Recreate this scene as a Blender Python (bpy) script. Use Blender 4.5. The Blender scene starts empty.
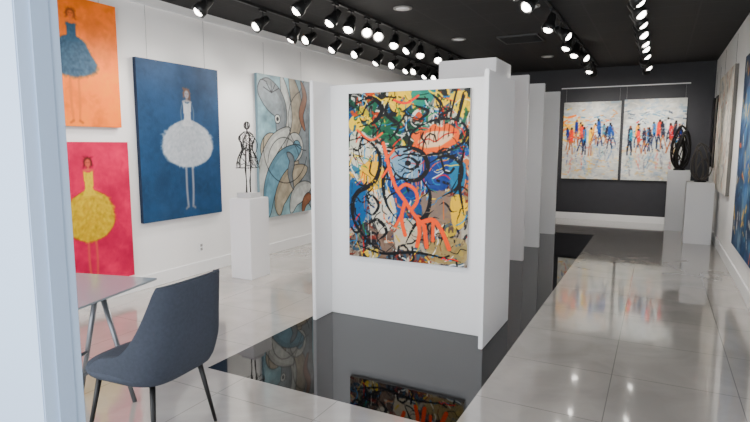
import bpy, bmesh, math, random
import numpy as np
from mathutils import Vector, Matrix
COL = bpy.context.scene.collection

# ------------------------------------------------------------ helpers
def link(o): COL.objects.link(o); return o
def lin(c):
    c = np.asarray(c, float)
    return np.where(c <= 0.04045, c/12.92, ((c+0.055)/1.055)**2.4)
def mat(name, rgb, rough=0.5, metal=0.0, noise=0.0, nscale=8, bump=0.0, bscale=60, coat=0, emis=0, spec=0.5):
    m = bpy.data.materials.new(name); m.use_nodes = True
    nt = m.node_tree; b = nt.nodes["Principled BSDF"]
    c = tuple(lin(rgb)) + (1,)
    b.inputs["Base Color"].default_value = c
    b.inputs["Roughness"].default_value = rough
    b.inputs["Metallic"].default_value = metal
    b.inputs["Specular IOR Level"].default_value = spec
    b.inputs["Coat Weight"].default_value = coat
    tc = nt.nodes.new("ShaderNodeTexCoord")
    if noise > 0:
        n = nt.nodes.new("ShaderNodeTexNoise"); n.inputs["Scale"].default_value = nscale
        n.inputs["Detail"].default_value = 5
        r = nt.nodes.new("ShaderNodeValToRGB")
        r.color_ramp.elements[0].position = .3; r.color_ramp.elements[1].position = .7
        r.color_ramp.elements[0].color = tuple(np.clip(np.array(c[:3])*(1-noise), 0, 1))+(1,)
        r.color_ramp.elements[1].color = tuple(np.clip(np.array(c[:3])*(1+noise), 0, 1))+(1,)
        nt.links.new(tc.outputs["Object"], n.inputs["Vector"])
        nt.links.new(n.outputs["Fac"], r.inputs["Fac"]); nt.links.new(r.outputs["Color"], b.inputs["Base Color"])
    if bump > 0:
        n2 = nt.nodes.new("ShaderNodeTexNoise"); n2.inputs["Scale"].default_value = bscale
        bp = nt.nodes.new("ShaderNodeBump"); bp.inputs["Strength"].default_value = bump; bp.inputs["Distance"].default_value = .01
        nt.links.new(tc.outputs["Object"], n2.inputs["Vector"])
        nt.links.new(n2.outputs["Fac"], bp.inputs["Height"]); nt.links.new(bp.outputs["Normal"], b.inputs["Normal"])
    if emis > 0:
        b.inputs["Emission Color"].default_value = (1, .95, .87, 1); b.inputs["Emission Strength"].default_value = emis
    return m
def meta(o, label=None, category=None, group=None, kind=None):
    if label: o["label"] = label
    if category: o["category"] = category
    if group: o["group"] = group
    if kind: o["kind"] = kind
    return o
def from_bm(name, bm, m, loc=(0,0,0), smooth=False):
    me = bpy.data.meshes.new(name); bm.to_mesh(me); bm.free()
    if m: me.materials.append(m)
    if smooth: me.polygons.foreach_set("use_smooth", [True]*len(me.polygons))
    o = bpy.data.objects.new(name, me); o.location = loc
    return link(o)
def box(name, x0, x1, y0, y1, z0, z1, m, bev=0.0, parent=None):
    bm = bmesh.new(); bmesh.ops.create_cube(bm, size=1)
    for v in bm.verts:
        v.co.x *= (x1-x0); v.co.y *= (y1-y0); v.co.z = (v.co.z+.5)*(z1-z0)
    if bev: bmesh.ops.bevel(bm, geom=bm.edges[:], offset=bev, segments=2, affect='EDGES')
    o = from_bm(name, bm, m, ((x0+x1)/2, (y0+y1)/2, z0))
    if parent: o.parent = parent
    return o
def tube_bm(bm, p0, p1, r0, r1=None, seg=10):
    r1 = r0 if r1 is None else r1
    p0 = Vector(p0); p1 = Vector(p1); d = p1-p0
    q = d.to_track_quat('Z', 'Y').to_matrix().to_4x4()
    bmesh.ops.create_cone(bm, cap_ends=True, segments=seg, radius1=r0, radius2=r1, depth=d.length,
                          matrix=Matrix.Translation((p0+p1)/2) @ q)
def tube(name, p0, p1, r0, r1, m, parent=None, seg=14):
    bm = bmesh.new()
    p0 = Vector(p0); p1 = Vector(p1)
    tube_bm(bm, p0-p0, p1-p0, r0, r1, seg)
    o = from_bm(name, bm, m, p0, True)
    if parent: o.parent = parent
    return o
def curve_obj(name, splines, r, m, parent=None, loc=(0,0,0), cyclic=False):
    cu = bpy.data.curves.new(name, 'CURVE'); cu.dimensions = '3D'; cu.bevel_depth = r; cu.bevel_resolution = 1
    for pts in splines:
        s = cu.splines.new('POLY'); s.points.add(len(pts)-1)
        for i, p in enumerate(pts): s.points[i].co = (p[0], p[1], p[2], 1)
        s.use_cyclic_u = cyclic
    tmp = bpy.data.objects.new(name, cu); link(tmp)
    dg = bpy.context.evaluated_depsgraph_get()
    me = bpy.data.meshes.new_from_object(tmp.evaluated_get(dg)); me.name = name
    bpy.data.objects.remove(tmp); bpy.data.curves.remove(cu)
    me.materials.clear(); me.materials.append(m)
    me.polygons.foreach_set("use_smooth", [True]*len(me.polygons))
    o = bpy.data.objects.new(name, me); o.location = loc; link(o)
    if parent: o.parent = parent
    return o
def empty(name, loc, rz=0):
    e = bpy.data.objects.new(name, None); e.location = loc; e.rotation_euler = (0, 0, rz); e.empty_display_size = .1
    return link(e)

# ------------------------------------------------------------ camera
f = 541; th = math.atan(66/f); ya = math.atan(285*math.cos(th)/f)
cam = bpy.data.cameras.new("camera"); cam.sensor_width = 36; cam.lens = f/750*36
co = bpy.data.objects.new("camera", cam); co.location = (0, 0, 1.6)
co.rotation_euler = (math.pi/2-th, 0, ya); link(co); bpy.context.scene.camera = co

# ------------------------------------------------------------ room
LX, RX, FY, CZ, Y0 = -5.03, 0.88, 12.4, 3.2, -1.6
M_white = mat("white_wall_paint", (.945,.94,.935), .55, noise=.015, nscale=3)
M_part = mat("white_partition_paint", (.93,.93,.935), .5)
M_trim = mat("white_trim_paint", (.94,.94,.94), .4)
M_blackwall = mat("charcoal_wall_paint", (.19,.19,.21), .6, noise=.05)
M_pillar = mat("pale_blue_painted_metal", (.68,.765,.87), .4)
M_dark = mat("black_metal", (.05,.05,.055), .4, spec=.4)

def floor_mat(name, base, vein, rough, grout, bw, bh, spec, coat):
    m = bpy.data.materials.new(name); m.use_nodes = True; nt = m.node_tree; N = nt.nodes; L = nt.links
    b = N["Principled BSDF"]; tc = N.new("ShaderNodeTexCoord")
    n = N.new("ShaderNodeTexNoise"); n.inputs["Scale"].default_value = 1.6; n.inputs["Detail"].default_value = 8
    n.inputs["Distortion"].default_value = 1.2
    L.new(tc.outputs["Object"], n.inputs["Vector"])
    r = N.new("ShaderNodeValToRGB"); r.color_ramp.elements[0].position = .35; r.color_ramp.elements[1].position = .65
    r.color_ramp.elements[0].color = tuple(lin(base))+(1,); r.color_ramp.elements[1].color = tuple(lin(vein))+(1,)
    L.new(n.outputs["Fac"], r.inputs["Fac"])
    br = N.new("ShaderNodeTexBrick"); br.offset = 0; br.inputs["Scale"].default_value = 1
    br.inputs["Brick Width"].default_value = bw; br.inputs["Row Height"].default_value = bh
    br.inputs["Mortar Size"].default_value = .003; br.inputs["Mortar Smooth"].default_value = .1
    br.inputs["Mortar"].default_value = tuple(lin(grout))+(1,)
    mp = N.new("ShaderNodeMapping"); mp.inputs["Location"].default_value = (.96, 2.76, 0)
    L.new(tc.outputs["Object"], mp.inputs["Vector"]); L.new(mp.outputs["Vector"], br.inputs["Vector"])
    L.new(r.outputs["Color"], br.inputs["Color1"]); L.new(r.outputs["Color"], br.inputs["Color2"])
    L.new(br.outputs["Color"], b.inputs["Base Color"])
    b.inputs["Roughness"].default_value = rough; b.inputs["Specular IOR Level"].default_value = spec
    b.inputs["Coat Weight"].default_value = coat; b.inputs["Coat Roughness"].default_value = .05; b.inputs["Coat IOR"].default_value = 1.6
    n3 = N.new("ShaderNodeTexNoise"); n3.inputs["Scale"].default_value = 2.5
    bp = N.new("ShaderNodeBump"); bp.inputs["Strength"].default_value = .012; bp.inputs["Distance"].default_value = .02
    L.new(tc.outputs["Object"], n3.inputs["Vector"]); L.new(n3.outputs["Fac"], bp.inputs["Height"]); L.new(bp.outputs["Normal"], b.inputs["Normal"])
    L.new(bp.outputs["Normal"], b.inputs["Coat Normal"])
    return m
M_fl = floor_mat("polished_grey_marble_tile", (.655,.635,.61), (.735,.712,.682), .13, (.53,.515,.50), .75, .75, .6, .85)
M_flb = floor_mat("polished_black_tile", (.02,.02,.025), (.035,.035,.04), .03, (.10,.10,.10), .75, .75, .4, 0)
BX0, BX1, BY0, BY1 = -2.81, -0.96, 2.76, 10.3
bm = bmesh.new()
xs = [LX-.1, BX0, BX1, RX+.1]; ys = [Y0, BY0, BY1, FY+.1]
vv = [[bm.verts.new((x, y, 0)) for x in xs] for y in ys]
for j in range(3):
    for i in range(3):
        fc = bm.faces.new((vv[j][i], vv[j][i+1], vv[j+1][i+1], vv[j+1][i]))
        fc.material_index = 1 if (i == 1 and j == 1) else 0
fl = from_bm("floor", bm, M_fl); fl.data.materials.append(M_flb); meta(fl, kind="structure")

def struct(o): meta(o, kind="structure"); return o
struct(box("wall_left", LX-.12, LX, 1.06, FY+.12, 0, CZ, M_white))
struct(box("wall_right", RX, RX+.12, 1.06, FY+.12, 0, CZ, M_white))
struct(box("wall_far", LX, RX, FY, FY+.12, 0, CZ, M_blackwall))
struct(box("baseboard_left", LX, LX+.018, 1.2, FY, 0, .15, M_trim, .003))
struct(box("baseboard_right", RX-.018, RX, 1.2, FY, 0, .15, M_trim, .003))
struct(box("baseboard_far", LX+.02, RX-.02, FY-.018, FY, 0, .14, M_trim, .003))
struct(box("trim_1", LX, LX+.02, 1.2, FY, CZ-.1, CZ-.075, M_trim))
mc = bpy.data.materials.new("black_ceiling_tile"); mc.use_nodes = True; nt = mc.node_tree; b = nt.nodes["Principled BSDF"]
tc = nt.nodes.new("ShaderNodeTexCoord"); br = nt.nodes.new("ShaderNodeTexBrick"); br.offset = 0
br.inputs["Scale"].default_value = 1; br.inputs["Brick Width"].default_value = .6; br.inputs["Row Height"].default_value = .6
br.inputs["Mortar Size"].default_value = .012
br.inputs["Color1"].default_value = (.009,.0085,.0085,1); br.inputs["Color2"].default_value = (.013,.012,.012,1); br.inputs["Mortar"].default_value = (.021,.019,.019,1)
nt.links.new(tc.outputs["Object"], br.inputs["Vector"]); nt.links.new(br.outputs["Color"], b.inputs["Base Color"]); b.inputs["Roughness"].default_value = .8
struct(box("ceiling", LX-.12, RX+.12, 1.06, FY+.12, CZ, CZ+.1, mc))
struct(box("trim_2", -2.2, -1.85, 1.05, 1.2, 0, CZ, M_pillar, .004))
struct(box("trim_3", -1.852, -1.842, 1.10, 1.16, 0, CZ, mat("pale_grey_gasket", (.62,.70,.80), .5)))

# ------------------------------------------------------------ raster painting
def vnoise(W, H, cells, seed):
    r = np.random.RandomState(seed); ch = max(2, int(cells*H/W)+1); cw = cells+1
    g = r.rand(ch+2, cw+2)
    x = np.linspace(0, cells-.001, W); y = np.linspace(0, ch-.001, H)
    xi = x.astype(int); yi = y.astype(int); fx = x-xi; fy = y-yi
    fx = fx*fx*(3-2*fx); fy = fy*fy*(3-2*fy)
    a = g[np.ix_(yi, xi)]; b_ = g[np.ix_(yi, xi+1)]; c = g[np.ix_(yi+1, xi)]; d = g[np.ix_(yi+1, xi+1)]
    FX, FY_ = np.meshgrid(fx, fy)
    return (a*(1-FX)+b_*FX)*(1-FY_)+(c*(1-FX)+d*FX)*FY_
def catmull(P, n=7, closed=False):
    P = [np.array(p, float) for p in P]
    if len(P) < 3 and not closed: return P
    Q = ([P[-1]]+P+[P[0], P[1]]) if closed else ([P[0]]+P+[P[-1]])
    out = []
    for i in range(1, len(Q)-2):
        p0, p1, p2, p3 = Q[i-1:i+3]
        for k in range(n):
            t = k/n
            out.append(.5*((2*p1)+(-p0+p2)*t+(2*p0-5*p1+4*p2-p3)*t*t+(-p0+3*p1-3*p2+p3)*t**3))
    out.append(Q[-2]); return out
class Cv:
    def __init__(s, w, h, ppm, bg, seed=1):
        s.w, s.h = w, h; s.W = int(w*ppm); s.H = int(h*ppm); s.a = h/w
        s.im = np.ones((s.H, s.W, 3))*np.array(bg); s.seed = seed
        u = np.linspace(0, 1, s.W); v = np.linspace(0, 1, s.H); s.U, s.V = np.meshgrid(u, v); s.VA = s.V*s.a
        s.px = 1.0/s.W
        s.fine = vnoise(s.W, s.H, 70, seed+99)
    def blend(s, m, col): m = np.clip(m, 0, 1)[..., None]; s.im = s.im*(1-m)+np.array(col)*m
    def blur(s, n=1):
        for _ in range(n):
            p = np.pad(s.im, ((1,1),(1,1),(0,0)), 'edge')
            s.im = (p[1:-1,1:-1]*2+p[:-2,1:-1]+p[2:,1:-1]+p[1:-1,:-2]+p[1:-1,2:])/6
    def mottle(s, amt, cells=6, oct=4, col=None):
        n = sum(vnoise(s.W, s.H, cells*2**k, s.seed*31+k)/(1.5**k) for k in range(oct)); s.seed += 1
        n = (n-n.mean())/n.std()
        if col is None: s.im = np.clip(s.im*(1+amt*n[..., None]), 0, 1)
        else: s.blend(np.clip(n*.5, 0, 1)*amt, col)
        return n
    def stroke(s, P, wd, col, al=1, smooth=True, taper=False, dry=0):
        Q = catmull(P) if smooth else [np.array(p, float) for p in P]
        Qa = np.array(Q)*np.array([1, s.a]); pad = wd+3*s.px
        X0 = int(max(0, (Qa[:,0].min()-pad)*s.W)); X1 = int(min(s.W, (Qa[:,0].max()+pad)*s.W+2))
        Y0_ = int(max(0, (Qa[:,1].min()-pad)*s.W)); Y1 = int(min(s.H, (Qa[:,1].max()+pad)*s.W+2))
        if X1 <= X0 or Y1 <= Y0_: return
        UU = s.U[Y0_:Y1, X0:X1]; VV = s.VA[Y0_:Y1, X0:X1]
        D = np.full(UU.shape, 9.); nseg = len(Qa)-1
        for i in range(nseg):
            a, b2 = Qa[i], Qa[i+1]
            X = UU-a[0]; Y = VV-a[1]; d = b2-a; L = d@d+1e-12
            t = np.clip((X*d[0]+Y*d[1])/L, 0, 1)
            k = max(.25, math.sin(math.pi*(i+.5)/nseg)) if taper else 1.
            D = np.minimum(D, np.hypot(X-t*d[0], Y-t*d[1])/k)
        m = np.clip((wd/2-D)/s.px+.5, 0, 1)*al
        if dry: m = m*np.clip((s.fine[Y0_:Y1, X0:X1]-dry)*5+.3, 0, 1)
        m = m[..., None]; sub = s.im[Y0_:Y1, X0:X1]; s.im[Y0_:Y1, X0:X1] = sub*(1-m)+np.array(col)*m
    def ell(s, cx, cy, rx, ry, col, rot=0, al=1, soft=.1, ragged=0):
        """ry in width units"""
        X = s.U-cx; Y = s.VA-cy*s.a; c, q = math.cos(rot), math.sin(rot)
        x = (X*c+Y*q)/rx; y = (-X*q+Y*c)/ry; d = np.hypot(x, y)
        if ragged: d = d+ragged*(vnoise(s.W, s.H, 18, s.seed)-.5); s.seed += 1
        s.blend(np.clip((1-d)/soft+.5, 0, 1)*al, col)
    def poly(s, P, col, al=1, smooth=False):
        Q = catmull(P, 6, True) if smooth else P
        ins = np.zeros((s.H, s.W), bool); n = len(Q)
        for i in range(n):
            x1, y1 = Q[i]; x2, y2 = Q[(i+1) % n]
            if y1 == y2: continue
            c = ((y1 > s.V) != (y2 > s.V)) & (s.U < (x2-x1)*(s.V-y1)/(y2-y1)+x1); ins ^= c
        s.blend(ins*al, col)

def canvas_mat(name, gloss=.5):
    m = bpy.data.materials.new(name); m.use_nodes = True; nt = m.node_tree; b = nt.nodes["Principled BSDF"]
    a = nt.nodes.new("ShaderNodeVertexColor"); a.layer_name = "paint"
    nt.links.new(a.outputs["Color"], b.inputs["Base Color"]); b.inputs["Roughness"].default_value = gloss
    b.inputs["Specular IOR Level"].default_value = .2
    n = nt.nodes.new("ShaderNodeTexNoise"); n.inputs["Scale"].default_value = 45
    tc = nt.nodes.new("ShaderNodeTexCoord"); bp = nt.nodes.new("ShaderNodeBump"); bp.inputs["Strength"].default_value = .12; bp.inputs["Distance"].default_value = .01
    nt.links.new(tc.outputs["Object"], n.inputs["Vector"]); nt.links.new(n.outputs["Fac"], bp.inputs["Height"]); nt.links.new(bp.outputs["Normal"], b.inputs["Normal"])
    return m
M_canvas = canvas_mat("painted_canvas")
SAT = 1.2
def painting(cv, loc, rz, label, side=None, depth=.045, gap=.003, group=None, sat=None, gain=1.0):
    W, H = cv.W, cv.H; st = sat or SAT
    im = np.clip(cv.im, 0, 1); g = im.mean(2, keepdims=True); im = np.clip(g+(im-g)*st, 0, 1); im = lin(im)*gain
    x = np.linspace(-cv.w/2, cv.w/2, W); z = np.linspace(cv.h, 0, H); X, Z = np.meshgrid(x, z)
    y = -(depth+gap)
    co = np.stack([X, np.full_like(X, y), Z], -1).reshape(-1, 3)
    idx = np.arange(W*H).reshape(H, W)
    q = np.stack([idx[1:, :-1], idx[1:, 1:], idx[:-1, 1:], idx[:-1, :-1]], -1).reshape(-1, 4)
    ring = np.concatenate([idx[0, :], idx[1:, -1], idx[-1, -2::-1], idx[-2:0:-1, 0]])
    n = len(ring); base = W*H
    f1 = co[ring].copy(); f2 = f1.copy(); f2[:, 1] = -gap
    co = np.concatenate([co, f1, f2])
    a = base+np.arange(n); b2 = base+n+np.arange(n)
    sq = np.stack([a, np.roll(a, -1), np.roll(b2, -1), b2], -1)
    faces = q.tolist()+sq.tolist()+[b2.tolist()]
    colr = im.reshape(-1, 3)
    sc = colr[ring] if side is None else np.ones((n, 3))*lin(side)
    colr = np.concatenate([colr, sc, sc])
    me = bpy.data.meshes.new("painting"); me.from_pydata(co.tolist(), [], faces); me.update()
    at = me.color_attributes.new("paint", 'FLOAT_COLOR', 'POINT')
    at.data.foreach_set("color", np.concatenate([colr, np.ones((len(colr), 1))], 1).ravel())
    me.materials.append(M_canvas)
    o = bpy.data.objects.new("painting", me); o.location = loc; o.rotation_euler = (0, 0, rz); link(o)
    meta(o, label, "painting", group)
    return o
M_wire = mat("hanging_wire_metal", (.62,.62,.62), .4, .6)
def wires(p, cv, up, xs=(-.35, .35)):
    for k in xs:
        bm = bmesh.new(); tube_bm(bm, (0, 0, 0), (0, 0, up), .0025, seg=6)
        w = from_bm("hanging_wire", bm, M_wire, (k*cv.w, -.012, cv.h-.01)); w.parent = p
        meta(w, "thin steel hanging wire")

BLK = (.04,.04,.05)
# ---- main abstract face
c = Cv(1.13, 1.47, 220, (.42,.42,.40), 3)
R = random.Random(29)
c.mottle(.1)
def region(x, y):
    if y < .33: return [(.05,.06,.06),(.08,.10,.10),(.05,.06,.06),(.06,.28,.20),(.88,.72,.06),(.05,.24,.40),(.80,.80,.75),(.70,.24,.05),(.10,.38,.30)]
    if x < .42 and y < .6: return [(.84,.82,.76),(.03,.30,.48),(.92,.66,.05),(.84,.82,.76),(.05,.05,.07),(.06,.22,.38),(.16,.44,.54),(.50,.46,.38)]
    if y > .78: return [(.46,.38,.33),(.38,.30,.26),(.78,.66,.20),(.74,.71,.64),(.60,.54,.48),(.08,.08,.10),(.42,.14,.10),(.20,.32,.40)]
    if x > .62 and y > .55: return [(.42,.34,.29),(.54,.46,.39),(.86,.68,.10),(.06,.20,.42),(.50,.44,.39),(.42,.14,.10),(.1,.1,.12)]
    return [(.05,.16,.40),(.08,.26,.48),(.38,.46,.50),(.05,.28,.44),(.70,.38,.20),(.76,.74,.68),(.20,.34,.46),(.04,.12,.30)]
for i in range(620):
    x, y = R.random(), R.random(); col = tuple(np.clip(np.array(R.choice(region(x, y)))*R.uniform(.85,1.12), 0, 1))
    if i < 260:
        s_ = R.uniform(.035, .095)
        c.poly([(x+s_*math.cos(t)*R.uniform(.5,1.6), y+s_*math.sin(t)*R.uniform(.4,1.2)) for t in [k*math.pi/3 for k in range(6)]], col, R.uniform(.8,1), True)
    else:
        a_ = R.uniform(0, 6.28); L = R.uniform(.02,.09)
        c.stroke([(x, y), (x+L*math.cos(a_), y+L*math.sin(a_)*.8), (x+L*1.6*math.cos(a_+.5), y+L*1.3*math.sin(a_+.5))], R.uniform(.010,.04), col, .85, dry=R.choice([.1,.35,.45]))
P_ = lambda P, col, al=.9: c.poly(P, col, al, True)
P_([(.36,.0),(.5,-.01),(.56,.06),(.44,.12),(.37,.09)], (.92,.76,.05))
P_([(.55,.0),(.72,.0),(.70,.07),(.58,.09)], (.08,.46,.40))
P_([(.85,.03),(.97,.02),(.96,.11),(.89,.13)], (.90,.76,.10))
P_([(.26,.15),(.46,.16),(.44,.26),(.24,.26)], (.05,.28,.20))
P_([(.02,.25),(.15,.24),(.19,.39),(.04,.43)], (.84,.83,.76))
P_([(.10,.45),(.27,.41),(.33,.53),(.18,.59)], (.95,.72,.04))
P_([(.01,.53),(.14,.55),(.15,.76),(.03,.80)], (.03,.30,.50))
P_([(.60,.40),(.82,.38),(.86,.52),(.72,.60),(.60,.54)], (.04,.16,.42))
P_([(.36,.50),(.56,.50),(.58,.62),(.46,.66),(.38,.60)], (.05,.20,.44))
P_([(.85,.42),(.97,.41),(.96,.56),(.88,.57)], (.05,.40,.54))
P_([(.37,.35),(.60,.33),(.62,.48),(.43,.51)], (.50,.62,.70))
P_([(.18,.61),(.37,.59),(.42,.76),(.27,.84)], (.84,.82,.76))
P_([(.42,.77),(.58,.75),(.60,.90),(.43,.92)], (.78,.73,.64))
P_([(.64,.60),(.85,.58),(.86,.74),(.69,.77)], (.50,.42,.36))
P_([(.87,.61),(.97,.60),(.97,.76),(.89,.77)], (.90,.72,.08))
P_([(.70,.87),(.97,.84),(.98,.97),(.72,.98)], (.62,.54,.34), .8)
for i in range(130):
    x, y = R.random(), R.random(); col = R.choice(region(x, y)); a_ = R.uniform(0, 6.28); L = R.uniform(.02,.07)
    c.stroke([(x, y), (x+L*math.cos(a_), y+L*math.sin(a_)*.8)], R.uniform(.006,.022), col, .8, dry=.4)
for i in range(150):
    x, y = R.random(), R.random(); pts = [(x, y)]; a_ = R.uniform(0,6.28)
    for k in range(R.randint(2,5)):
        a_ += R.uniform(-.9,.9); x += .04*math.cos(a_); y += .032*math.sin(a_); pts.append((x, y))
    c.stroke(pts, R.uniform(.004,.011), R.choice([(.95,.94,.9),(.95,.94,.9),(.95,.80,.08),(.05,.42,.62),(.90,.38,.02),(.08,.45,.28),(.78,.10,.06),(.2,.55,.75)]), .9, dry=R.choice([0,.2]))
c.ell(.75,.272,.20,.095,(.86,.36,.06),-.22,1,.08,.5)
c.ell(.75,.272,.14,.055,(.90,.76,.62),-.22,1,.15,.5)
c.stroke([(.60,.31),(.68,.275),(.74,.29),(.82,.25),(.9,.24)], .010, (.7,.12,.06))
for k in range(8): c.stroke([(.61+k*.038,.325-.010*k),(.625+k*.038,.235-.010*k)], .006, R.choice([(.85,.2,.05),BLK]))
c.stroke([(.52,.33),(.55,.24),(.68,.18),(.86,.165),(.97,.21),(.96,.29),(.82,.345),(.64,.37),(.54,.36)], .018, BLK, dry=.15)
for i in range(130):
    x, y = R.random(), R.random(); a_ = R.choice([0,.8,1.57,2.3,3.1,4.7])+R.uniform(-.3,.3); pts = [(x, y)]
    for k in range(R.randint(2,5)):
        x += .042*math.cos(a_); y += .036*math.sin(a_); pts.append((x, y)); a_ += R.choice([0,.4,-.4,1.0,-1.0])
    c.stroke(pts, R.choice([R.uniform(.004,.010), R.uniform(.010,.020)]), BLK, .95, smooth=R.random()<.7, taper=R.random()<.6, dry=R.choice([0,.2,.3]))
for i in range(22):
    x, y = R.random(), R.uniform(.3,.9); c.stroke([(x, y), (x+R.uniform(-.004,.004), y+R.uniform(.03,.12))], .004, R.choice([BLK,(.9,.9,.85),(.9,.4,.05)]), .9)
S = lambda P, w=.022, col=BLK: c.stroke(P, w*1.1, col, taper=True, dry=.1)
S([(.06,.06),(.2,.03),(.30,.09),(.24,.17),(.10,.2)], .034)
S([(.02,.28),(.14,.27),(.26,.34),(.28,.44),(.22,.54),(.08,.60),(.03,.70),(.08,.82),(.24,.93),(.42,.97)], .036)
S([(.30,.32),(.36,.40),(.31,.52),(.34,.66),(.44,.76)], .028)
S([(.36,.35),(.48,.32),(.63,.35),(.68,.44),(.60,.51),(.46,.50),(.38,.44)], .034)
S([(.44,.40),(.53,.38),(.6,.42),(.54,.45),(.44,.42)], .022); c.ell(.52,.415,.026,.022, BLK)
S([(.62,.5),(.70,.58),(.68,.7),(.58,.78),(.5,.9)], .03)
S([(.12,.64),(.20,.61),(.27,.67),(.22,.73),(.14,.71)], .022); S([(.16,.80),(.26,.76),(.34,.83),(.26,.89)], .026)
S([(.68,.42),(.82,.37),(.94,.42),(.92,.54),(.80,.60)], .028)
S([(.04,.92),(.3,.965),(.6,.94),(.95,.97)], .022)
S([(.95,.04),(.91,.16)], .024); S([(.97,.3),(.93,.5),(.97,.7)], .024)
S([(.38,.02),(.33,.12),(.44,.2),(.36,.28)], .03); S([(.55,.08),(.68,.12),(.6,.17)], .024); S([(.7,.02),(.78,.08),(.76,.14)], .024)
OR = (.90,.31,.0)
def O(P, w): c.stroke(P, w*1.12, OR)
O([(.31,.30),(.34,.38),(.37,.46),(.42,.56),(.50,.64),(.58,.72),(.66,.78)], .026)
O([(.33,.40),(.40,.34)], .018); O([(.35,.45),(.30,.50)], .016)
O([(.43,.58),(.50,.54),(.58,.57),(.60,.63),(.56,.68)], .024); O([(.50,.64),(.47,.74),(.50,.84)], .028)
O([(.63,.76),(.73,.74),(.80,.80),(.86,.90)], .03); O([(.60,.73),(.62,.82),(.60,.90)], .028); O([(.73,.75),(.73,.86)], .024)
O([(.66,.78),(.68,.90)], .03); O([(.47,.72),(.42,.79)], .022)
c.stroke([(.40,.05),(.5,.07),(.60,.03)], .016, (.85,.15,.06)); c.stroke([(.08,.22),(.2,.28),(.3,.24)], .016, OR)
c.stroke([(.80,.965),(.82,.955),(.84,.968),(.88,.958),(.93,.966)], .008, (.9,.15,.1))
main = painting(c, (-1.93, 4.3, .585), 0, "colourful abstract face canvas with black scribbles and orange strokes", side=(.75,.74,.72), depth=.04, gain=.92, sat=1.2)

# ---- three dancer portraits
def dancer(w, h, bg, dress, dress2, dress3, skin, hair, fx, head, waist, hem, dw, foot, seed, bodice, top=.72, hs=1.0, tex=.3, puff=False):
    c = Cv(w, h, 130, bg, seed); a = c.a; R = random.Random(seed)
    c.mottle(.05, 4, 5); c.mottle(.2, 8, 4, tuple(np.clip(np.array(bg)*1.2+.04, 0, 1))); c.mottle(.3, 5, 4, tuple(np.array(bg)*.75))
    for i in range(160):
        x, y = R.random(), R.random(); k = R.uniform(.8,1.2)
        c.stroke([(x, y), (x+R.uniform(-.06,.06), y+R.uniform(-.04,.04))], R.uniform(.01,.03), tuple(np.clip(np.array(bg)*k,0,1)), .25, False)
    sh = head+.075/a*hs
    for sx in (-.038, .038):
        c.stroke([(fx+sx, hem-.06), (fx+sx*1.1, (hem+foot)/2), (fx+sx*.8, foot)], .024, skin, .85)
        c.stroke([(fx+sx*.8, foot-.004), (fx+sx*1.5, foot+.012)], .022, tuple(np.array(skin)*.8), .9)
    for sx in (-1, 1):
        c.stroke([(fx+sx*.052, sh+.01), (fx+sx*.08, (sh+waist)/2), (fx+sx*.07, waist+.02)], .014, skin, .45)
    H_ = hem-waist
    def bell(k, j):
        P = []
        for q in range(15):
            t = q/14*math.pi; rad = k*(1+R.uniform(-j, j))
            P.append((fx+dw*math.cos(t)*rad, waist+H_*.60+H_*.40*math.sin(t)*rad))
        if puff: P += [(fx-dw*.96*k, waist+H_*.40), (fx-dw*.76*k, waist+H_*.18), (fx-dw*.42*k, waist+H_*.03), (fx, waist-.012), (fx+dw*.42*k, waist+H_*.03), (fx+dw*.76*k, waist+H_*.18), (fx+dw*.96*k, waist+H_*.40)]
        else: P += [(fx-dw*(.55+.45*top), waist+H_*.42), (fx-dw*top, waist+H_*.12), (fx-.05, waist-.01), (fx+.05, waist-.01), (fx+dw*top, waist+H_*.12), (fx+dw*(.55+.45*top), waist+H_*.42)]
        return P
    c.poly(bell(1.03, .03), dress3, .55, True)
    for _ in range(3): c.poly(bell(.98, .04), dress, .6, True)
    for i in range(1100):
        t = R.uniform(-1, 1); r = R.random()
        wd_ = min(1, math.sqrt(max(0.02, 1-(1-min(1, r*1.6))**2))) if puff else min(1, top*.7+(1-top*.7)*r*1.3)
        lim = 1-.42*t*t if puff else 1-.22*t*t
        xx = fx+dw*t*wd_*1.0; yy = waist+H_*(r*lim+.02)
        c.stroke([(xx, yy), (xx+.02*t+R.uniform(-.014,.014), yy+R.uniform(-.003,.02))], R.uniform(.007,.020), R.choice([dress, dress2, dress2, dress3]), tex, False)
    c.poly([(fx-.05, sh), (fx-.015, sh+.012), (fx+.015, sh+.012), (fx+.05, sh), (fx+.042, waist-.02), (fx+.07, waist+.03), (fx-.07, waist+.03), (fx-.042, waist-.02)], bodice)
    for i in range(40):
        xx = fx+R.uniform(-.04,.04); yy = sh+.01+(waist-sh)*R.random()
        c.stroke([(xx, yy), (xx+.004, yy+.012)], .008, R.choice([dress2,dress3]), .35, False)
    c.stroke([(fx, head+.02), (fx, sh)], .022, skin)
    c.stroke([(fx-.05, sh+.002), (fx, sh-.006), (fx+.05, sh+.002)], .02, skin)
    r = .034*hs
    for i in range(60): c.stroke([(fx+R.uniform(-r,r), head-.02), (fx+R.uniform(-r*1.6,r*1.6), head+R.uniform(-.045,.045))], .007, tuple(np.array(hair)*R.uniform(.8,1.3)), .6, False)
    c.ell(fx, head+.004, r*.8, r*1.1, skin, 0, 1, .2)
    c.stroke([(fx-r, head+.018), (fx-r*1.05, head-.006), (fx-r*.4, head-.026), (fx+r*.5, head-.026), (fx+r*1.1, head-.004), (fx+r*1.1, head+.022)], .016, hair, dry=.1)
    for sx in (-.012, .012): c.stroke([(fx+sx-.004, head), (fx+sx+.004, head)], .005, (.15,.1,.1))
    c.stroke([(fx-.007, head+.015), (fx+.007, head+.015)], .005, (.7,.2,.2))
    c.blur(1)
    return c
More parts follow.
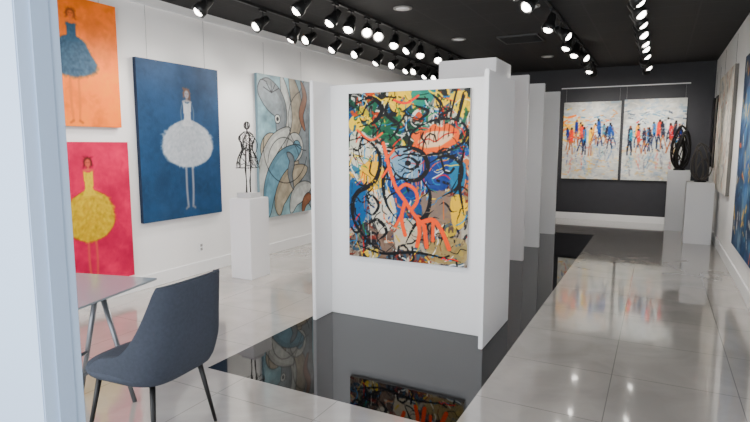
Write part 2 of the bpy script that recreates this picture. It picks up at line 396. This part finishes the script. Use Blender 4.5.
c = dancer(1.21, 1.79, (.11,.255,.40), (.72,.74,.77), (.83,.84,.86), (.56,.62,.67), (.60,.60,.63), (.42,.30,.24), .57, .185, .365, .665, .315, .93, 21, (.80,.81,.83), tex=.25, puff=True)
p = painting(c, (LX, 4.645, .74), math.pi/2, "blue canvas of a dancer in a puffy white tutu", side=(.09,.15,.24), sat=1.0); wires(p, c, .6)
c = dancer(1.06, 1.21, (.92,.47,.13), (.20,.30,.38), (.30,.41,.48), (.12,.20,.28), (.80,.42,.20), (.45,.24,.12), .54, .13, .31, .61, .23, .96, 22, (.20,.32,.40), top=.55, tex=.3)
p = painting(c, (LX, 3.30, 1.78), math.pi/2, "orange canvas of a girl in a dark teal dress", side=(.8,.42,.18)); wires(p, c, .15)
c = dancer(1.06, 1.43, (.70,.03,.28), (.70,.58,.06), (.82,.72,.15), (.50,.41,.03), (.74,.34,.28), (.30,.12,.10), .56, .14, .34, .69, .245, .96, 23, (.78,.67,.10), tex=.3, puff=True)
p = painting(c, (LX, 3.36, .20), math.pi/2, "magenta canvas of a girl in a mustard yellow dress", side=(.5,.06,.22))
# ---- curved figure painting, pale blue
c = Cv(1.29, 2.04, 120, (.52,.66,.70), 31); c.mottle(.06, 4, 4); c.mottle(.5, 3, 3, (.42,.60,.67)); c.mottle(.5, 4, 3, (.66,.71,.71))
tan = (.70,.65,.56); gy = (.50,.53,.55); rst = (.55,.36,.26); wh = (.78,.79,.77); bl = (.42,.60,.68); pk = (.84,.34,.40)
LN = (.10,.10,.12)
def sweep(P, w, col, lw=.009):
    Q = catmull(P, 8); n = len(Q); A = []; B = []
    for i in range(n):
        t = Q[min(i+1, n-1)]-Q[max(i-1, 0)]; nn = np.array([-t[1]*c.a, t[0]/c.a]); nn = nn/(np.hypot(nn[0], nn[1])+1e-9)
        k = w*math.sin(math.pi*i/(n-1))**.7
        A.append(Q[i]+nn*k); B.append(Q[i]-nn*k)
    c.poly([tuple(p) for p in A+B[::-1]], col, .95)
    sh_ = [tuple(Q[i]*.45+B[i]*.55) for i in range(n)]
    c.poly([tuple(p) for p in sh_]+[tuple(p) for p in B[::-1]], tuple(np.array(col)*.84), .8)
    c.stroke(A, lw, LN, smooth=False); c.stroke(B, lw, LN, smooth=False)
def circ(x, y, r, col, al=.95, t0=0, t1=6.4):
    if col: c.ell(x, y, r, r, col, 0, al, .03)
    c.stroke([(x+r*math.cos(t), y+r/c.a*math.sin(t)) for t in np.linspace(t0, t1, 18)], .009, LN)
sweep([(.98,-.05),(.84,.22),(.82,.55),(.99,.98)], .15, gy)
sweep([(.58,-.05),(.72,.22),(.58,.46),(.74,.75)], .13, tan)
sweep([(.80,.0),(.88,.12),(.80,.26),(.88,.38)], .05, rst)
circ(.66,.50,.17, wh); circ(.70,.50,.08, bl)
sweep([(.42,-.02),(.52,.26),(.38,.52),(.50,.84)], .11, wh)
sweep([(.0,.10),(.20,.13),(.40,.26),(.36,.50)], .13, gy)
c.poly([(.0,.10),(.06,.04),(.16,.05),(.10,.12)], gy, .95); c.stroke([(.0,.10),(.06,.04),(.16,.05)], .009, LN)
circ(.22,.52,.19, tan); circ(.22,.52,.10, gy)
sweep([(-.02,.98),(.04,.72),(.24,.50),(.58,.36)], .10, wh)
sweep([(.14,1.0),(.18,.80),(.40,.62),(.80,.50)], .12, bl)
sweep([(.34,1.0),(.36,.88),(.56,.74),(.92,.66)], .11, tan)
sweep([(.56,1.0),(.64,.90),(.78,.84),(1.0,.80)], .09, wh)
sweep([(.80,1.02),(.84,.94),(.92,.90),(1.0,.90)], .05, rst)
sweep([(.50,.54),(.60,.60),(.56,.70),(.62,.82)], .05, gy)
circ(.34,.30,.05, wh); circ(.34,.30,.02, LN)
circ(.5,.5,.42, None, t0=.3, t1=3.4); circ(.45,.62,.30, None, t0=3.2, t1=6.0); circ(.9,.3,.36, None, t0=1.6, t1=4.4)
for k in range(5): sweep([(.24,.12),(.24+.15*math.cos(-2.7+k*.55), .12+.075*math.sin(-2.7+k*.55))], .028, pk if k in (1,2,3) else wh, .008)
c.mottle(.05, 12, 3)
p = painting(c, (LX, 6.655, .55), math.pi/2, "pale blue cubist canvas of overlapping curved outlined figures", side=(.5,.6,.64), sat=1.05, gain=.85); wires(p, c, .45)

# ---- crowd paintings
def crowd(w, h, seed, warm):
    c = Cv(w, h, 130, (.80,.80,.78), seed); c.mottle(.05, 5, 4)
    R = random.Random(seed)
    top = [(.88,.88,.86),(.68,.73,.77),(.80,.79,.75),(.92,.92,.90),(.60,.68,.73)]
    low = [(.88,.86,.80),(.84,.74,.55),(.78,.80,.81),(.92,.91,.88),(.68,.71,.74),(.86,.85,.81)]
    for i in range(330):
        x = R.random(); y = R.random()
        c.stroke([(x, y), (x+R.uniform(-.12,.12), y+R.uniform(-.03,.03))], R.uniform(.01,.05), R.choice(top if y < .6 else low), .7, dry=R.choice([0,.3]))
    def splash(n, fx_, fy_, cols, L, W_):
        for i in range(n):
            x, y = fx_(), fy_()
            c.stroke([(x, y), (x+R.uniform(.2,1)*L, y+R.uniform(-.03,.03))], R.uniform(.3,1)*W_, R.choice(cols), .85, dry=.15)
    if warm:
        splash(50, lambda: R.uniform(-.05,.28), lambda: R.gauss(.33,.08), [(.94,.64,.05),(.90,.42,.05),(.96,.78,.20)], .14, .04)
        splash(26, lambda: R.uniform(.3,.9), lambda: R.gauss(.20,.05), [(.2,.40,.55),(.90,.55,.20),(.92,.9,.85),(.4,.5,.55)], .1, .025)
    else:
        splash(50, lambda: R.uniform(0,1), lambda: R.gauss(.2,.06), [(.30,.48,.60),(.5,.58,.62),(.92,.9,.87),(.22,.26,.32)], .12, .025)
    cols = [(.04,.12,.40),(.80,.12,.04),(.92,.60,.05),(.03,.34,.58),(.93,.92,.90),(.93,.92,.90),(.08,.08,.14),(.08,.08,.14),(.72,.06,.10),(.05,.22,.48),(.92,.78,.10),(.10,.45,.55)]
    splash(50, lambda: R.uniform(.03,.95), lambda: R.gauss(.46,.07), cols+[(.12,.14,.22)]*2, .06, .03)
    n = 14
    for i in range(n):
        x = .07+.87*(i+.5)/n+R.uniform(-.025,.025); y = .31+R.uniform(-.05,.09); s = R.uniform(.24,.36)
        col = R.choice(cols); leg = R.choice([(.08,.09,.16),(.60,.36,.24),(.06,.10,.24),(.64,.42,.30)]); ln = R.uniform(-.02,.02)
        c.stroke([(x+ln, y), (x+ln*.3, y+s*.22), (x, y+s*.42)], s*.19, col, .92, dry=.1)
        c.stroke([(x+ln, y+s*.02), (x+ln+R.uniform(-.05,.05), y+s*.2), (x+R.uniform(-.07,.07), y+s*.30)], s*.055, R.choice([col,(.62,.38,.28)]), .9)
        c.ell(x+ln*1.4, y-s*.09, s*.06, s*.078, R.choice([(.2,.1,.07),(.50,.30,.22),(.12,.1,.1)]))
        for k in (-1, 1):
            st = k*R.uniform(.015,.05)
            c.stroke([(x, y+s*.4), (x+st*.7, y+s*.62), (x+st*R.uniform(.6,1.9), y+s*.9)], s*.07, leg, .92, dry=.08)
        for k in range(4):
            c.stroke([(x+R.uniform(-.02,.02), y+s*(.98+k*.14)), (x+R.uniform(-.04,.04), y+s*(1.10+k*.18))], s*.08, tuple(np.array(col)*.6+.34), .5, dry=.25)
    for i in range(130):
        x = R.random(); y = R.gauss(.45,.13)
        c.stroke([(x, y), (x+R.uniform(-.06,.06), y+R.uniform(-.03,.03))], R.uniform(.005,.016), R.choice(cols+[(.90,.90,.87)]*14), .6, dry=.25)
    for i in range(90):
        x = R.random(); y = R.uniform(.70,.99)
        c.stroke([(x, y), (x+R.uniform(-.10,.10), y+R.uniform(-.015,.015))], R.uniform(.006,.022), R.choice([(.93,.91,.86),(.92,.68,.30) if warm else (.56,.66,.74),(.82,.82,.81),(.94,.93,.90),(.64,.66,.70)]), .75, dry=.2)
    c.blur(1)
    return c
GR = "crowd canvases on the dark wall"
c = crowd(1.12, 1.62, 41, True)
p = painting(c, (-1.31, FY, .88), 0, "impressionist crowd of running figures with warm yellow light", side=(.85,.84,.82), group=GR, sat=1.3); wires(p, c, .28, (-.47, .47))
c = crowd(1.12, 1.64, 43, False)
p = painting(c, (-.13, FY, .88), 0, "impressionist crowd of walking figures with cool blue tones", side=(.85,.84,.82), group=GR, sat=1.3); wires(p, c, .28, (-.47, .47))
o = box("picture_rail", -1.94, .47, FY-.03, FY-.008, 2.79, 2.81, M_trim); meta(o, "slim white picture hanging rail on charcoal wall", "picture rail")

# ---- right wall
c = Cv(2.1, 1.78, 60, (.88,.86,.82), 51); c.mottle(.05)
R = random.Random(5)
for i in range(230):
    x, y = R.random(), R.random()
    c.stroke([(x, y), (x+R.uniform(-.06,.06), y+R.uniform(-.12,.12))], R.uniform(.008,.035), R.choice([(.60,.62,.62),(.78,.62,.52),(.42,.42,.44),(.92,.91,.88),(.78,.72,.60),(.6,.34,.28),(.40,.48,.56),(.90,.88,.83),(.90,.88,.83)]), .7, dry=.2)
p = painting(c, (RX, 9.85, .9), -math.pi/2, "wide beige abstract canvas with muted brush strokes", side=(.45,.44,.42)); wires(p, c, .45)
c = Cv(1.7, 2.2, 60, (.14,.28,.42), 52); c.mottle(.2, 4, 4); c.mottle(.8, 5, 4, (.50,.58,.62)); c.mottle(.9, 4, 4, (.05,.12,.24))
for i in range(120):
    x, y = R.random(), R.random()
    c.stroke([(x, y), (x+R.uniform(-.08,.08), y+R.uniform(-.08,.08))], R.uniform(.01,.04), R.choice([(.85,.82,.75),(.05,.25,.50),(.8,.35,.15),(.9,.7,.2),(.1,.1,.15),(.2,.5,.6),(.3,.4,.5)]), .85, dry=.2)
p = painting(c, (RX, 6.9, .42), -math.pi/2, "large blue abstract canvas with multicoloured strokes", side=(.08,.13,.2)); wires(p, c, .5)
for yy, ww, bgc in ((11.3, .36, (.5,.46,.42)), (11.95, .40, (.10,.10,.12))):
    c = Cv(ww, 1.25, 70, bgc, int(yy*10)); c.mottle(.9, 3, 3, (.3,.3,.34))
    for q_ in (0, 1): c.stroke([(q_, 0), (q_, 1)], .22, (.04,.04,.045), smooth=False); c.stroke([(0, q_), (1, q_)], .22, (.04,.04,.045), smooth=False)
    p = painting(c, (RX, yy, 1.2), -math.pi/2, "narrow dark-edged picture on the white wall near the corner", side=(.04,.04,.04), gap=.0005, group="narrow dark-edged pictures"); wires(p, c, .5, (0,))

# ------------------------------------------------------------ partitions
e = empty("display_partition", (-1.95, 4.3, 0)); meta(e, "white free-standing U-shaped display partition on black tiles", "display partition")
def pbox(n, x0,x1,y0,y1,z0,z1,par,m=M_part):
    o = box(n, x0-par.location.x, x1-par.location.x, y0-par.location.y, y1-par.location.y, z0, z1, m, .004); o.parent = par; return o
pbox("front_panel", -2.715, -1.185, 4.3, 4.36, 0, 2.14, e)
pbox("side_panel", -2.75, -2.715, 4.02, 4.84, 0, 2.16, e)
pbox("side_panel", -1.185, -1.15, 4.02, 4.84, 0, 2.16, e)
o = box("display_partition", -2.25, -1.6, 5.85, 6.5, 0, 2.53, M_part, .004); meta(o, "tall square white display column behind the front partition", "display partition")
for y in (7.55, 8.67, 10.1):
    o = box("display_partition", -2.6, -1.6, y-.07, y, 0, 2.53, M_part, .004)
    meta(o, "tall flat white display panel on black tiles", "display partition", "row of tall white display panels")

# ------------------------------------------------------------ pedestals
def pedestal(x0,x1,y0,y1,z,label,rz=0):
    e = empty("pedestal", ((x0+x1)/2, (y0+y1)/2, 0), rz); meta(e, label, "pedestal")
    w = (x1-x0)/2; d = (y1-y0)/2
    box("pedestal_body", -w, w, -d, d, 0.0, z-.012, M_part, .004).parent = e
    box("pedestal_top", -w+.002, w-.002, -d+.002, d-.002, z-.012, z, M_trim, .003).parent = e
pedestal(-4.53, -4.22, 4.9, 5.25, .97, "waist-high white pedestal beside the blue dancer canvas")
pedestal(.42, .81, 10.1, 10.55, 1.0, "white pedestal holding the looped wire sculpture")
pedestal(.16, .53, 11.5, 11.9, 1.13, "taller white pedestal holding the dark teardrop sculpture")

# ------------------------------------------------------------ sculptures
M_iron = mat("dark_patinated_iron", (.08,.075,.075), .55, .3)
M_bronze = mat("dark_bronze", (.11,.10,.09), .6, .3)
M_br = mat("pewter_metal", (.34,.32,.30), .55, .4)
e = empty("wire_figure_sculpture", (-4.375, 5.07, .97)); meta(e, "dark tangled wire figure sculpture on a white pedestal", "sculpture")
box("sculpture_base", -.11, .11, -.09, .09, 0, .06, mat("white_stone", (.8,.8,.8), .4), .004).parent = e
R = random.Random(3)
PROF = [(.30,.17),(.40,.165),(.50,.13),(.58,.075),(.64,.085),(.71,.13),(.75,.10),(.78,.04),(.81,.03)]
def prw(z):
    for (a, ra), (b_, rb) in zip(PROF, PROF[1:]):
        if a <= z <= b_: return ra+(rb-ra)*(z-a)/(b_-a)
    return .03
sp = []
for i in range(20):
    a0 = i/20*6.283; tw = R.uniform(-.5,.5); z0 = R.uniform(.34,.42)
    sp.append([(prw(z)*.7*math.cos(a0+tw*z*2+R.uniform(-.06,.06)), prw(z)*math.sin(a0+tw*z*2+R.uniform(-.06,.06)), z) for z in [z0+(.79-z0)*k/14 for k in range(15)]])
for i in range(34):
    z = R.uniform(.38,.76); a = R.uniform(0,6.28); pts = []; dz = R.uniform(-.03,.03); da = R.uniform(-.7,.7)
    for k in range(10):
        z = min(.775, max(.36, z+dz+R.uniform(-.012,.012))); a += da*.5+R.uniform(-.25,.25)
        if R.random() < .15: dz = -dz
        r = prw(z)*R.uniform(.85,1.0); pts.append((r*.65*math.cos(a), r*math.sin(a), z))
    sp.append([tuple(q) for q in catmull(pts, 3)])
curve_obj("wire_torso", sp, .0034, M_iron, e)
sp = []
for s_ in (-1, 1):
    for j in range(5):
        o_ = lambda: R.uniform(-.010,.010)
        sp.append([(o_(), s_*.035+o_(), .06), (o_(), s_*.035+o_(), .2), (o_(), s_*.04+o_(), .34), (o_(), s_*.04+o_(), .60)])
    sp.append([tuple(q) for q in catmull([(0, s_*.12, .73), (.03, s_*.15, .64), (.03, s_*.12, .55), (.03, s_*.07, .50)], 4)])
curve_obj("wire_limbs", sp, .0045, M_iron, e)
sp = []
for i in range(14):
    a = R.uniform(0, 6.28); t0 = R.uniform(0, 6.28)
    sp.append([(.036*math.cos(t)*math.cos(a), .036*math.cos(t)*math.sin(a), .86+.046*math.sin(t)) for t in [t0+k/16*5.6 for k in range(17)]])
sp += [[(0,.01*k,.76),(0,.006*k,.83)] for k in (-1,0,1)]
curve_obj("wire_head", sp, .0034, M_iron, e)

def ring_blade(name, w, h, thick, depth, m, par, zoff, rz=0, tilt=0, xo=0):
    bm = bmesh.new(); n = 48; rows = []
    for i in range(n):
        t = i/n*2*math.pi
        p = Vector((w/2*math.sin(t)*(1+.22*math.cos(t)), 0, zoff+h/2-h/2*math.cos(t)))
        u = Vector((math.sin(t), 0, -math.cos(t))); v = Vector((0,1,0)); kk = .6+.4*math.cos(t)**2
        rows.append([bm.verts.new(p-u*thick*(cx*.5+.5)*kk+v*depth*cy) for cx, cy in ((1,.5),(.5,1),(-.5,1),(-1,.5),(-1,-.5),(-.5,-1),(.5,-1),(1,-.5))])
    for i in range(n):
        for k in range(8):
            bm.faces.new((rows[i][k], rows[i][(k+1) % 8], rows[(i+1) % n][(k+1) % 8], rows[(i+1) % n][k]))
    bmesh.ops.recalc_face_normals(bm, faces=bm.faces[:])
    o = from_bm(name, bm, m, (xo,0,0), True); o.parent = par; o.rotation_euler = (tilt,0,rz); return o
e = empty("teardrop_sculpture", (.345, 11.7, 1.13)); meta(e, "dark bronze openwork teardrop sculpture on the taller pedestal", "sculpture")
tube("sculpture_base", (0,0,0), (0,0,.03), .10, .10, M_dark, e, 24)
ring_blade("outer_loop", .33, .82, .04, .04, M_bronze, e, .02, -.1, .03)
ring_blade("inner_loop", .28, .72, .03, .03, M_bronze, e, .02, .7, .10, .03)
ring_blade("inner_loop", .24, .56, .03, .03, M_bronze, e, .02, -.9, -.12, -.04)
R = random.Random(9); sp = []
for i in range(12):
    a = i*.53; ph = R.uniform(1.2, 3.2); top_ = R.uniform(.5, .82)
    sp.append([((.15*math.sin(t*math.pi)**.6*(1.15-.5*t)+R.uniform(-.008,.008))*math.cos(a+ph*t), .11*math.sin(t*math.pi)**.6*(1.15-.5*t)*math.sin(a+ph*t), .04+top_*t) for t in [k/20 for k in range(21)]])
curve_obj("wire_lattice", sp, .009, M_bronze, e)
e = empty("looped_wire_sculpture", (.615, 10.32, 1.0)); meta(e, "grey metal open loop sculpture on a low white pedestal", "sculpture")
tube("sculpture_base", (0,0,0), (0,0,.025), .09, .09, M_dark, e, 24)
for w_, h_, z_, rz_, ti_ in ((.32,.60,.02,.2,.05),(.26,.50,.03,1.1,-.1),(.28,.62,.02,-.7,.08),(.20,.36,.03,.5,.2)):
    ring_blade("metal_loop", w_, h_, .020, .014, M_br, e, z_, rz_, ti_)

# ------------------------------------------------------------ table
M_glass = mat("grey_satin_glass", (.62,.66,.68), .13, .0, spec=.4)
M_steel = mat("brushed_steel", (.52,.53,.55), .35, .75)
t = empty("trestle_table", (-3.317, 1.875, 0), math.radians(14)); meta(t, "grey glass-topped table on metal trestle legs", "table")
box("table_top", -.6, .6, -.33, .36, .738, .75, M_glass, .003).parent = t
for sx in (-.26, .34):
    tr = empty("trestle", (sx, 0, 0)); tr.parent = t
    box("top_bar", -.02, .02, -.30, .30, .705, .737, M_steel, .004).parent = tr
    for dx in (-1, 1):
        for dy in (-.24, .14):
            tube("leg", (dx*.015, dy, .71), (dx*.20, dy*1.15, .0), .017, .014, M_steel, tr)
        tube("crossbar", (dx*.12, -.255, .30), (dx*.12, .150, .30), .011, .011, M_steel, tr)

# ------------------------------------------------------------ chair (faces local -X)
M_fab = mat("slate_blue_fabric", (.225,.25,.30), .85, noise=.12, nscale=60, bump=.25, bscale=250)
M_leg = mat("black_powder_coat", (.04,.04,.045), .45)
ch = empty("dining_chair", (-2.415, 1.965, 0), math.radians(5)); meta(ch, "slate-blue upholstered tub chair with black legs beside table", "chair")
def sup(a, rx, ry, n=2.6):
    cx, sy = math.cos(a), math.sin(a)
    return rx*math.copysign(abs(cx)**(2/n), cx), ry*math.copysign(abs(sy)**(2/n), sy)
SX, SY = .30, .30
bm = bmesh.new(); prof = [(.55,.0),(.90,.003),(.97,.014),(1.0,.03),(.97,.05),(.8,.06),(.4,.063)]
n = 48; rows = []
for k, (s_, z) in enumerate(prof):
    rows.append([bm.verts.new((sup(i/n*6.2832, SX*.96*s_, SY*.94*s_, 3)[0]-.01, sup(i/n*6.2832, SX*.96*s_, SY*.94*s_, 3)[1], .40+z)) for i in range(n)])
for k in range(len(prof)-1):
    for i in range(n): bm.faces.new((rows[k][i], rows[k][(i+1) % n], rows[k+1][(i+1) % n], rows[k+1][i]))
bm.faces.new(rows[0][::-1]); bm.faces.new(rows[-1])
o = from_bm("seat", bm, M_fab, (0,0,0), True); o.parent = ch
bm = bmesh.new(); na, nh = 64, 14; grid = []
AM = math.radians(118); HB = .52
for i in range(na+1):
    a = -AM+2*AM*i/na; aa = abs(math.degrees(a))
    if aa < 49: hh = HB-.010*(aa/49)**2
    else:
        q = min(1, (aa-49)/69); hh = .05+(HB-.06)*(1-q)**1.8
    col = []
    for k in range(nh+1):
        s_ = k/nh; z = .40+hh*s_
        tt = (z-.40)/HB
        g = .86+.14*min(1, (tt*3.2))**.6
        x, y = sup(a, SX*g, SY*g, 4.0)
        x += .055*max(0, tt)**1.1*max(0, math.cos(a)); y *= 1-.10*max(0,tt)
        col.append(bm.verts.new((x, y, z)))
    grid.append(col)
for i in range(na):
    for k in range(nh): bm.faces.new((grid[i][k], grid[i+1][k], grid[i+1][k+1], grid[i][k+1]))
o = from_bm("backrest", bm, M_fab, (0,0,0), True); o.parent = ch
md = o.modifiers.new("s", 'SOLIDIFY'); md.thickness = .028; md.offset = -1
md = o.modifiers.new("v", 'BEVEL'); md.width = .012; md.segments = 3; md.limit_method = 'ANGLE'; md.angle_limit = 1.0
for sx in (-1, 1):
    for sy in (-1, 1):
        tube("leg", (sx*.18-.01, sy*.17, .405), (sx*.235-.01, sy*.235, 0), .016, .009, M_leg, ch)

# ------------------------------------------------------------ wall outlet, ceiling fittings
e = empty("wall_outlet", (LX, 4.91, .27)); meta(e, "white double power outlet low on the white wall", "power outlet")
box("cover_plate", .0005, .008, -.038, .038, 0, .118, M_trim, .002).parent = e
M_sock = mat("outlet_grey", (.6,.6,.6), .4)
for z in (.018, .066): box("socket", .006, .010, -.018, .018, z, z+.034, M_sock, .001).parent = e
M_disc = mat("ceiling_disc_grey", (.55,.54,.52), .5)
for (x, y) in ((-2.77, 6.0), (-2.8, 8.1), (-1.42, 6.6), (-1.9, 10.4)):
    e = empty("ceiling_downlight", (x, y, CZ-.0)); meta(e, "round grey recessed ceiling downlight disc", "ceiling light", "recessed ceiling discs")
    tube("downlight_trim", (0,0,-.012), (0,0,0), .11, .11, M_disc, e, 28)
    tube("diffuser", (0,0,-.016), (0,0,-.0125), .08, .08, M_trim, e, 28)
e = empty("air_vent", (-1.95, 8.5, CZ)); meta(e, "dark louvred air vent in the black ceiling", "air vent")
M_vent = mat("vent_grey", (.22,.22,.22), .5)
for (x0,x1,y0,y1) in ((-.3,.3,-.3,-.27),(-.3,.3,.27,.3),(-.3,-.27,-.27,.27),(.27,.3,-.27,.27)): box("vent_frame", x0,x1,y0,y1,-.02,0,M_vent).parent = e
bm = bmesh.new()
for k in range(9):
    y = -.24+k*.06
    bmesh.ops.create_cube(bm, size=1, matrix=Matrix.Translation((0, y, -.012)) @ Matrix.Rotation(.6, 4, 'X') @ Matrix.Diagonal((.54, .03, .004, 1)))
from_bm("louvres", bm, M_vent).parent = e

# ------------------------------------------------------------ track lights
M_track = mat("track_black", (.10,.10,.10), .5)
M_head = mat("spotlight_dark_grey", (.13,.13,.13), .35, .3)
M_lens = mat("glowing_lens", (1,.95,.85), .4, emis=18)
tracks = {"a": -4.2, "b": -3.3, "c": -1.2, "d": -.32}
def make_mesh_housing():
    bm = bmesh.new()
    prof = [(.026,.0),(.040,.004),(.048,.05),(.054,.11),(.072,.14),(.076,.205),(.070,.205),(.062,.18),(.045,.16),(.02,.158)]
    n = 20; rows = [[bm.verts.new((r*math.cos(i/n*6.2832), r*math.sin(i/n*6.2832), -z)) for i in range(n)] for r, z in prof]
    for k in range(len(prof)-1):
        for i in range(n): bm.faces.new((rows[k][i], rows[k+1][i], rows[k+1][(i+1) % n], rows[k][(i+1) % n]))
    bm.faces.new(rows[0])
    me = bpy.data.meshes.new("housing"); bm.to_mesh(me); bm.free(); me.materials.append(M_head)
    me.polygons.foreach_set("use_smooth", [True]*len(me.polygons)); return me
ME_H = make_mesh_housing()
bm = bmesh.new(); ME_L = bpy.data.meshes.new("lens")
n = 20; rows = [[bm.verts.new((r*math.cos(i/n*6.2832), r*math.sin(i/n*6.2832), -z)) for i in range(n)] for r, z in ((.050,.168),(.052,.190),(.042,.210),(.02,.222))]
for k in range(3):
    for i in range(n): bm.faces.new((rows[k][i], rows[k+1][i], rows[k+1][(i+1) % n], rows[k][(i+1) % n]))
bm.faces.new(rows[3][::-1])
bm.to_mesh(ME_L); bm.free(); ME_L.materials.append(M_lens)
bm = bmesh.new(); bmesh.ops.create_cube(bm, size=1, matrix=Matrix.Translation((0,0,-.0125)) @ Matrix.Diagonal((.03,.11,.025,1)))
tube_bm(bm, (0,0,-.02), (0,0,-.085), .008, seg=8)
ME_S = bpy.data.meshes.new("mount_stem"); bm.to_mesh(ME_S); bm.free(); ME_S.materials.append(M_head)
bm = bmesh.new()
for s_ in (-1, 1): bmesh.ops.create_cube(bm, size=1, matrix=Matrix.Translation((0, s_*.055, -.115)) @ Matrix.Diagonal((.014,.005,.07,1)))
bmesh.ops.create_cube(bm, size=1, matrix=Matrix.Translation((0, 0, -.083)) @ Matrix.Diagonal((.014,.11,.006,1)))
ME_B = bpy.data.meshes.new("yoke"); bm.to_mesh(ME_B); bm.free(); ME_B.materials.append(M_head)
TZ = CZ-.03
def ob(n, me, par, loc=(0,0,0)):
    o = bpy.data.objects.new(n, me); link(o); o.parent = par; o.location = loc; return o
def head(x, y, target, power, cone=78):
    e = empty("track_spotlight", (x, y, TZ)); meta(e, "black adjustable track spotlight glowing warm white", "spotlight", "ceiling track spotlights")
    ob("mount_stem", ME_S, e); yo = ob("yoke", ME_B, e)
    d = Vector(target)-Vector((x, y, TZ-.14)); q = (-d).to_track_quat('Z', 'Y')
    yo.rotation_euler = (0, 0, math.atan2(d.y, d.x))
    h = ob("housing", ME_H, e); h.rotation_mode = 'QUATERNION'; h.rotation_quaternion = q
    h.location = Vector((0,0,-.135))+(q @ Vector((0,0,.075)))
    l = ob("lens", ME_L, e); l.rotation_mode = 'QUATERNION'; l.rotation_quaternion = q; l.location = h.location
    meta(l, "glowing warm white lens")
    L = bpy.data.lights.new("spot", 'SPOT'); L.energy = power; L.color = (1, .95, .88); L.spot_size = math.radians(cone); L.spot_blend = 1; L.shadow_soft_size = .12
    lo = bpy.data.objects.new("spot_bulb", L); link(lo); lo.parent = e; lo.rotation_mode = 'QUATERNION'; lo.rotation_quaternion = q
    lo.location = h.location-(q @ Vector((0,0,.37)))
for k, x in tracks.items():
    o = box("lighting_track", x-.018, x+.018, 3.2 if k in "ab" else 4.4, 11.9, TZ, CZ-.001, M_track); meta(o, "long black ceiling lighting track", "lighting track", "ceiling lighting tracks")
PW = 72
for y, dy in ((4.3,1.1),(5.2,1.8),(5.85,.4),(6.2,2.2),(6.85,1.2),(7.5,2.2),(8.2,.8),(8.8,2.2),(9.4,1.2),(9.75,2.4),(10.3,1.0),(10.8,2.2)): head(tracks["a"], y, (LX, y-dy, 1.55), PW)
for y, t_ in ((4.75,(-4.7,3.2,.9)),(5.35,(-4.2,3.9,.9)),(5.7,(-3.4,4.2,.6)),(6.1,(-2.4,4.3,1.4)),(6.4,(-2.2,4.4,1.3)),(6.9,(-3.0,5.4,.8)),(7.45,(-4.6,5.6,1.0)),(7.8,(-2.8,6.4,.6)),(8.5,(-2.2,6.6,.9)),(9.1,(-4.4,7.8,1.0)),(9.6,(-3.4,7.8,.6)),(10.3,(-3.0,8.2,.6)),(11.0,(-3.0,8.9,.6))): head(tracks["b"], y, t_, PW*.9)
for y, t_, cn in ((5.1,(-2.0,4.2,1.2),70),(5.7,(-2.3,4.3,1.4),70),(6.7,(-1.8,6.0,.6),60),(7.4,(.88,7.2,1.4),70),(8.1,(-1.9,7.4,.8),50),(8.8,(-1.6,7.8,.4),42),(9.4,(.88,8.6,1.4),70),(9.9,(-1.4,12.4,1.6),78),(10.3,(-1.0,12.4,1.6),78),(10.8,(-1.7,10.0,.4),42),(11.3,(-1.4,12.4,1.5),78)): head(tracks["c"], y, t_, PW, cn)
for y, t_, cn in ((5.3,(.88,5.5,1.6),70),(5.9,(.88,6.1,1.6),70),(6.5,(.88,6.0,1.6),58),(7.0,(.88,7.0,1.6),58),(7.7,(.88,7.1,1.5),58),(8.3,(.88,8.1,1.5),58),(8.8,(.88,8.4,1.5),55),(9.5,(.88,9.3,1.5),55),(10.1,(-.2,12.4,1.6),78),(10.5,(.1,12.4,1.6),78),(10.9,(.88,10.6,1.5),50),(11.4,(0,12.4,1.6),78)): head(tracks["d"], y, t_, PW, cn)
o = box("lighting_track", -3.3, -.6, 2.38, 2.42, TZ, CZ-.001, M_track); meta(o, "short black ceiling lighting track near the entrance", "lighting track")
for x, t_ in ((-3.1,(-5.03,3.4,1.4)),(-2.5,(-5.0,4.6,1.5)),(-1.9,(-2.1,4.3,1.2)),(-1.3,(-1.7,4.3,1.2))): head(x, 2.4, t_, 72)

# ------------------------------------------------------------ light
w = bpy.data.worlds.new("world"); bpy.context.scene.world = w; w.use_nodes = True
w.node_tree.nodes["Background"].inputs[0].default_value = (.90, .95, 1, 1); w.node_tree.nodes["Background"].inputs[1].default_value = 1.9
A = bpy.data.lights.new("daylight_window", 'AREA'); A.shape = 'RECTANGLE'; A.size = 5; A.size_y = 2.6; A.energy = 220; A.color = (.94, .97, 1)
ao = bpy.data.objects.new("daylight_window", A); ao.location = (-2, -1.3, 1.9); ao.rotation_euler = (math.radians(90), 0, 0); link(ao)
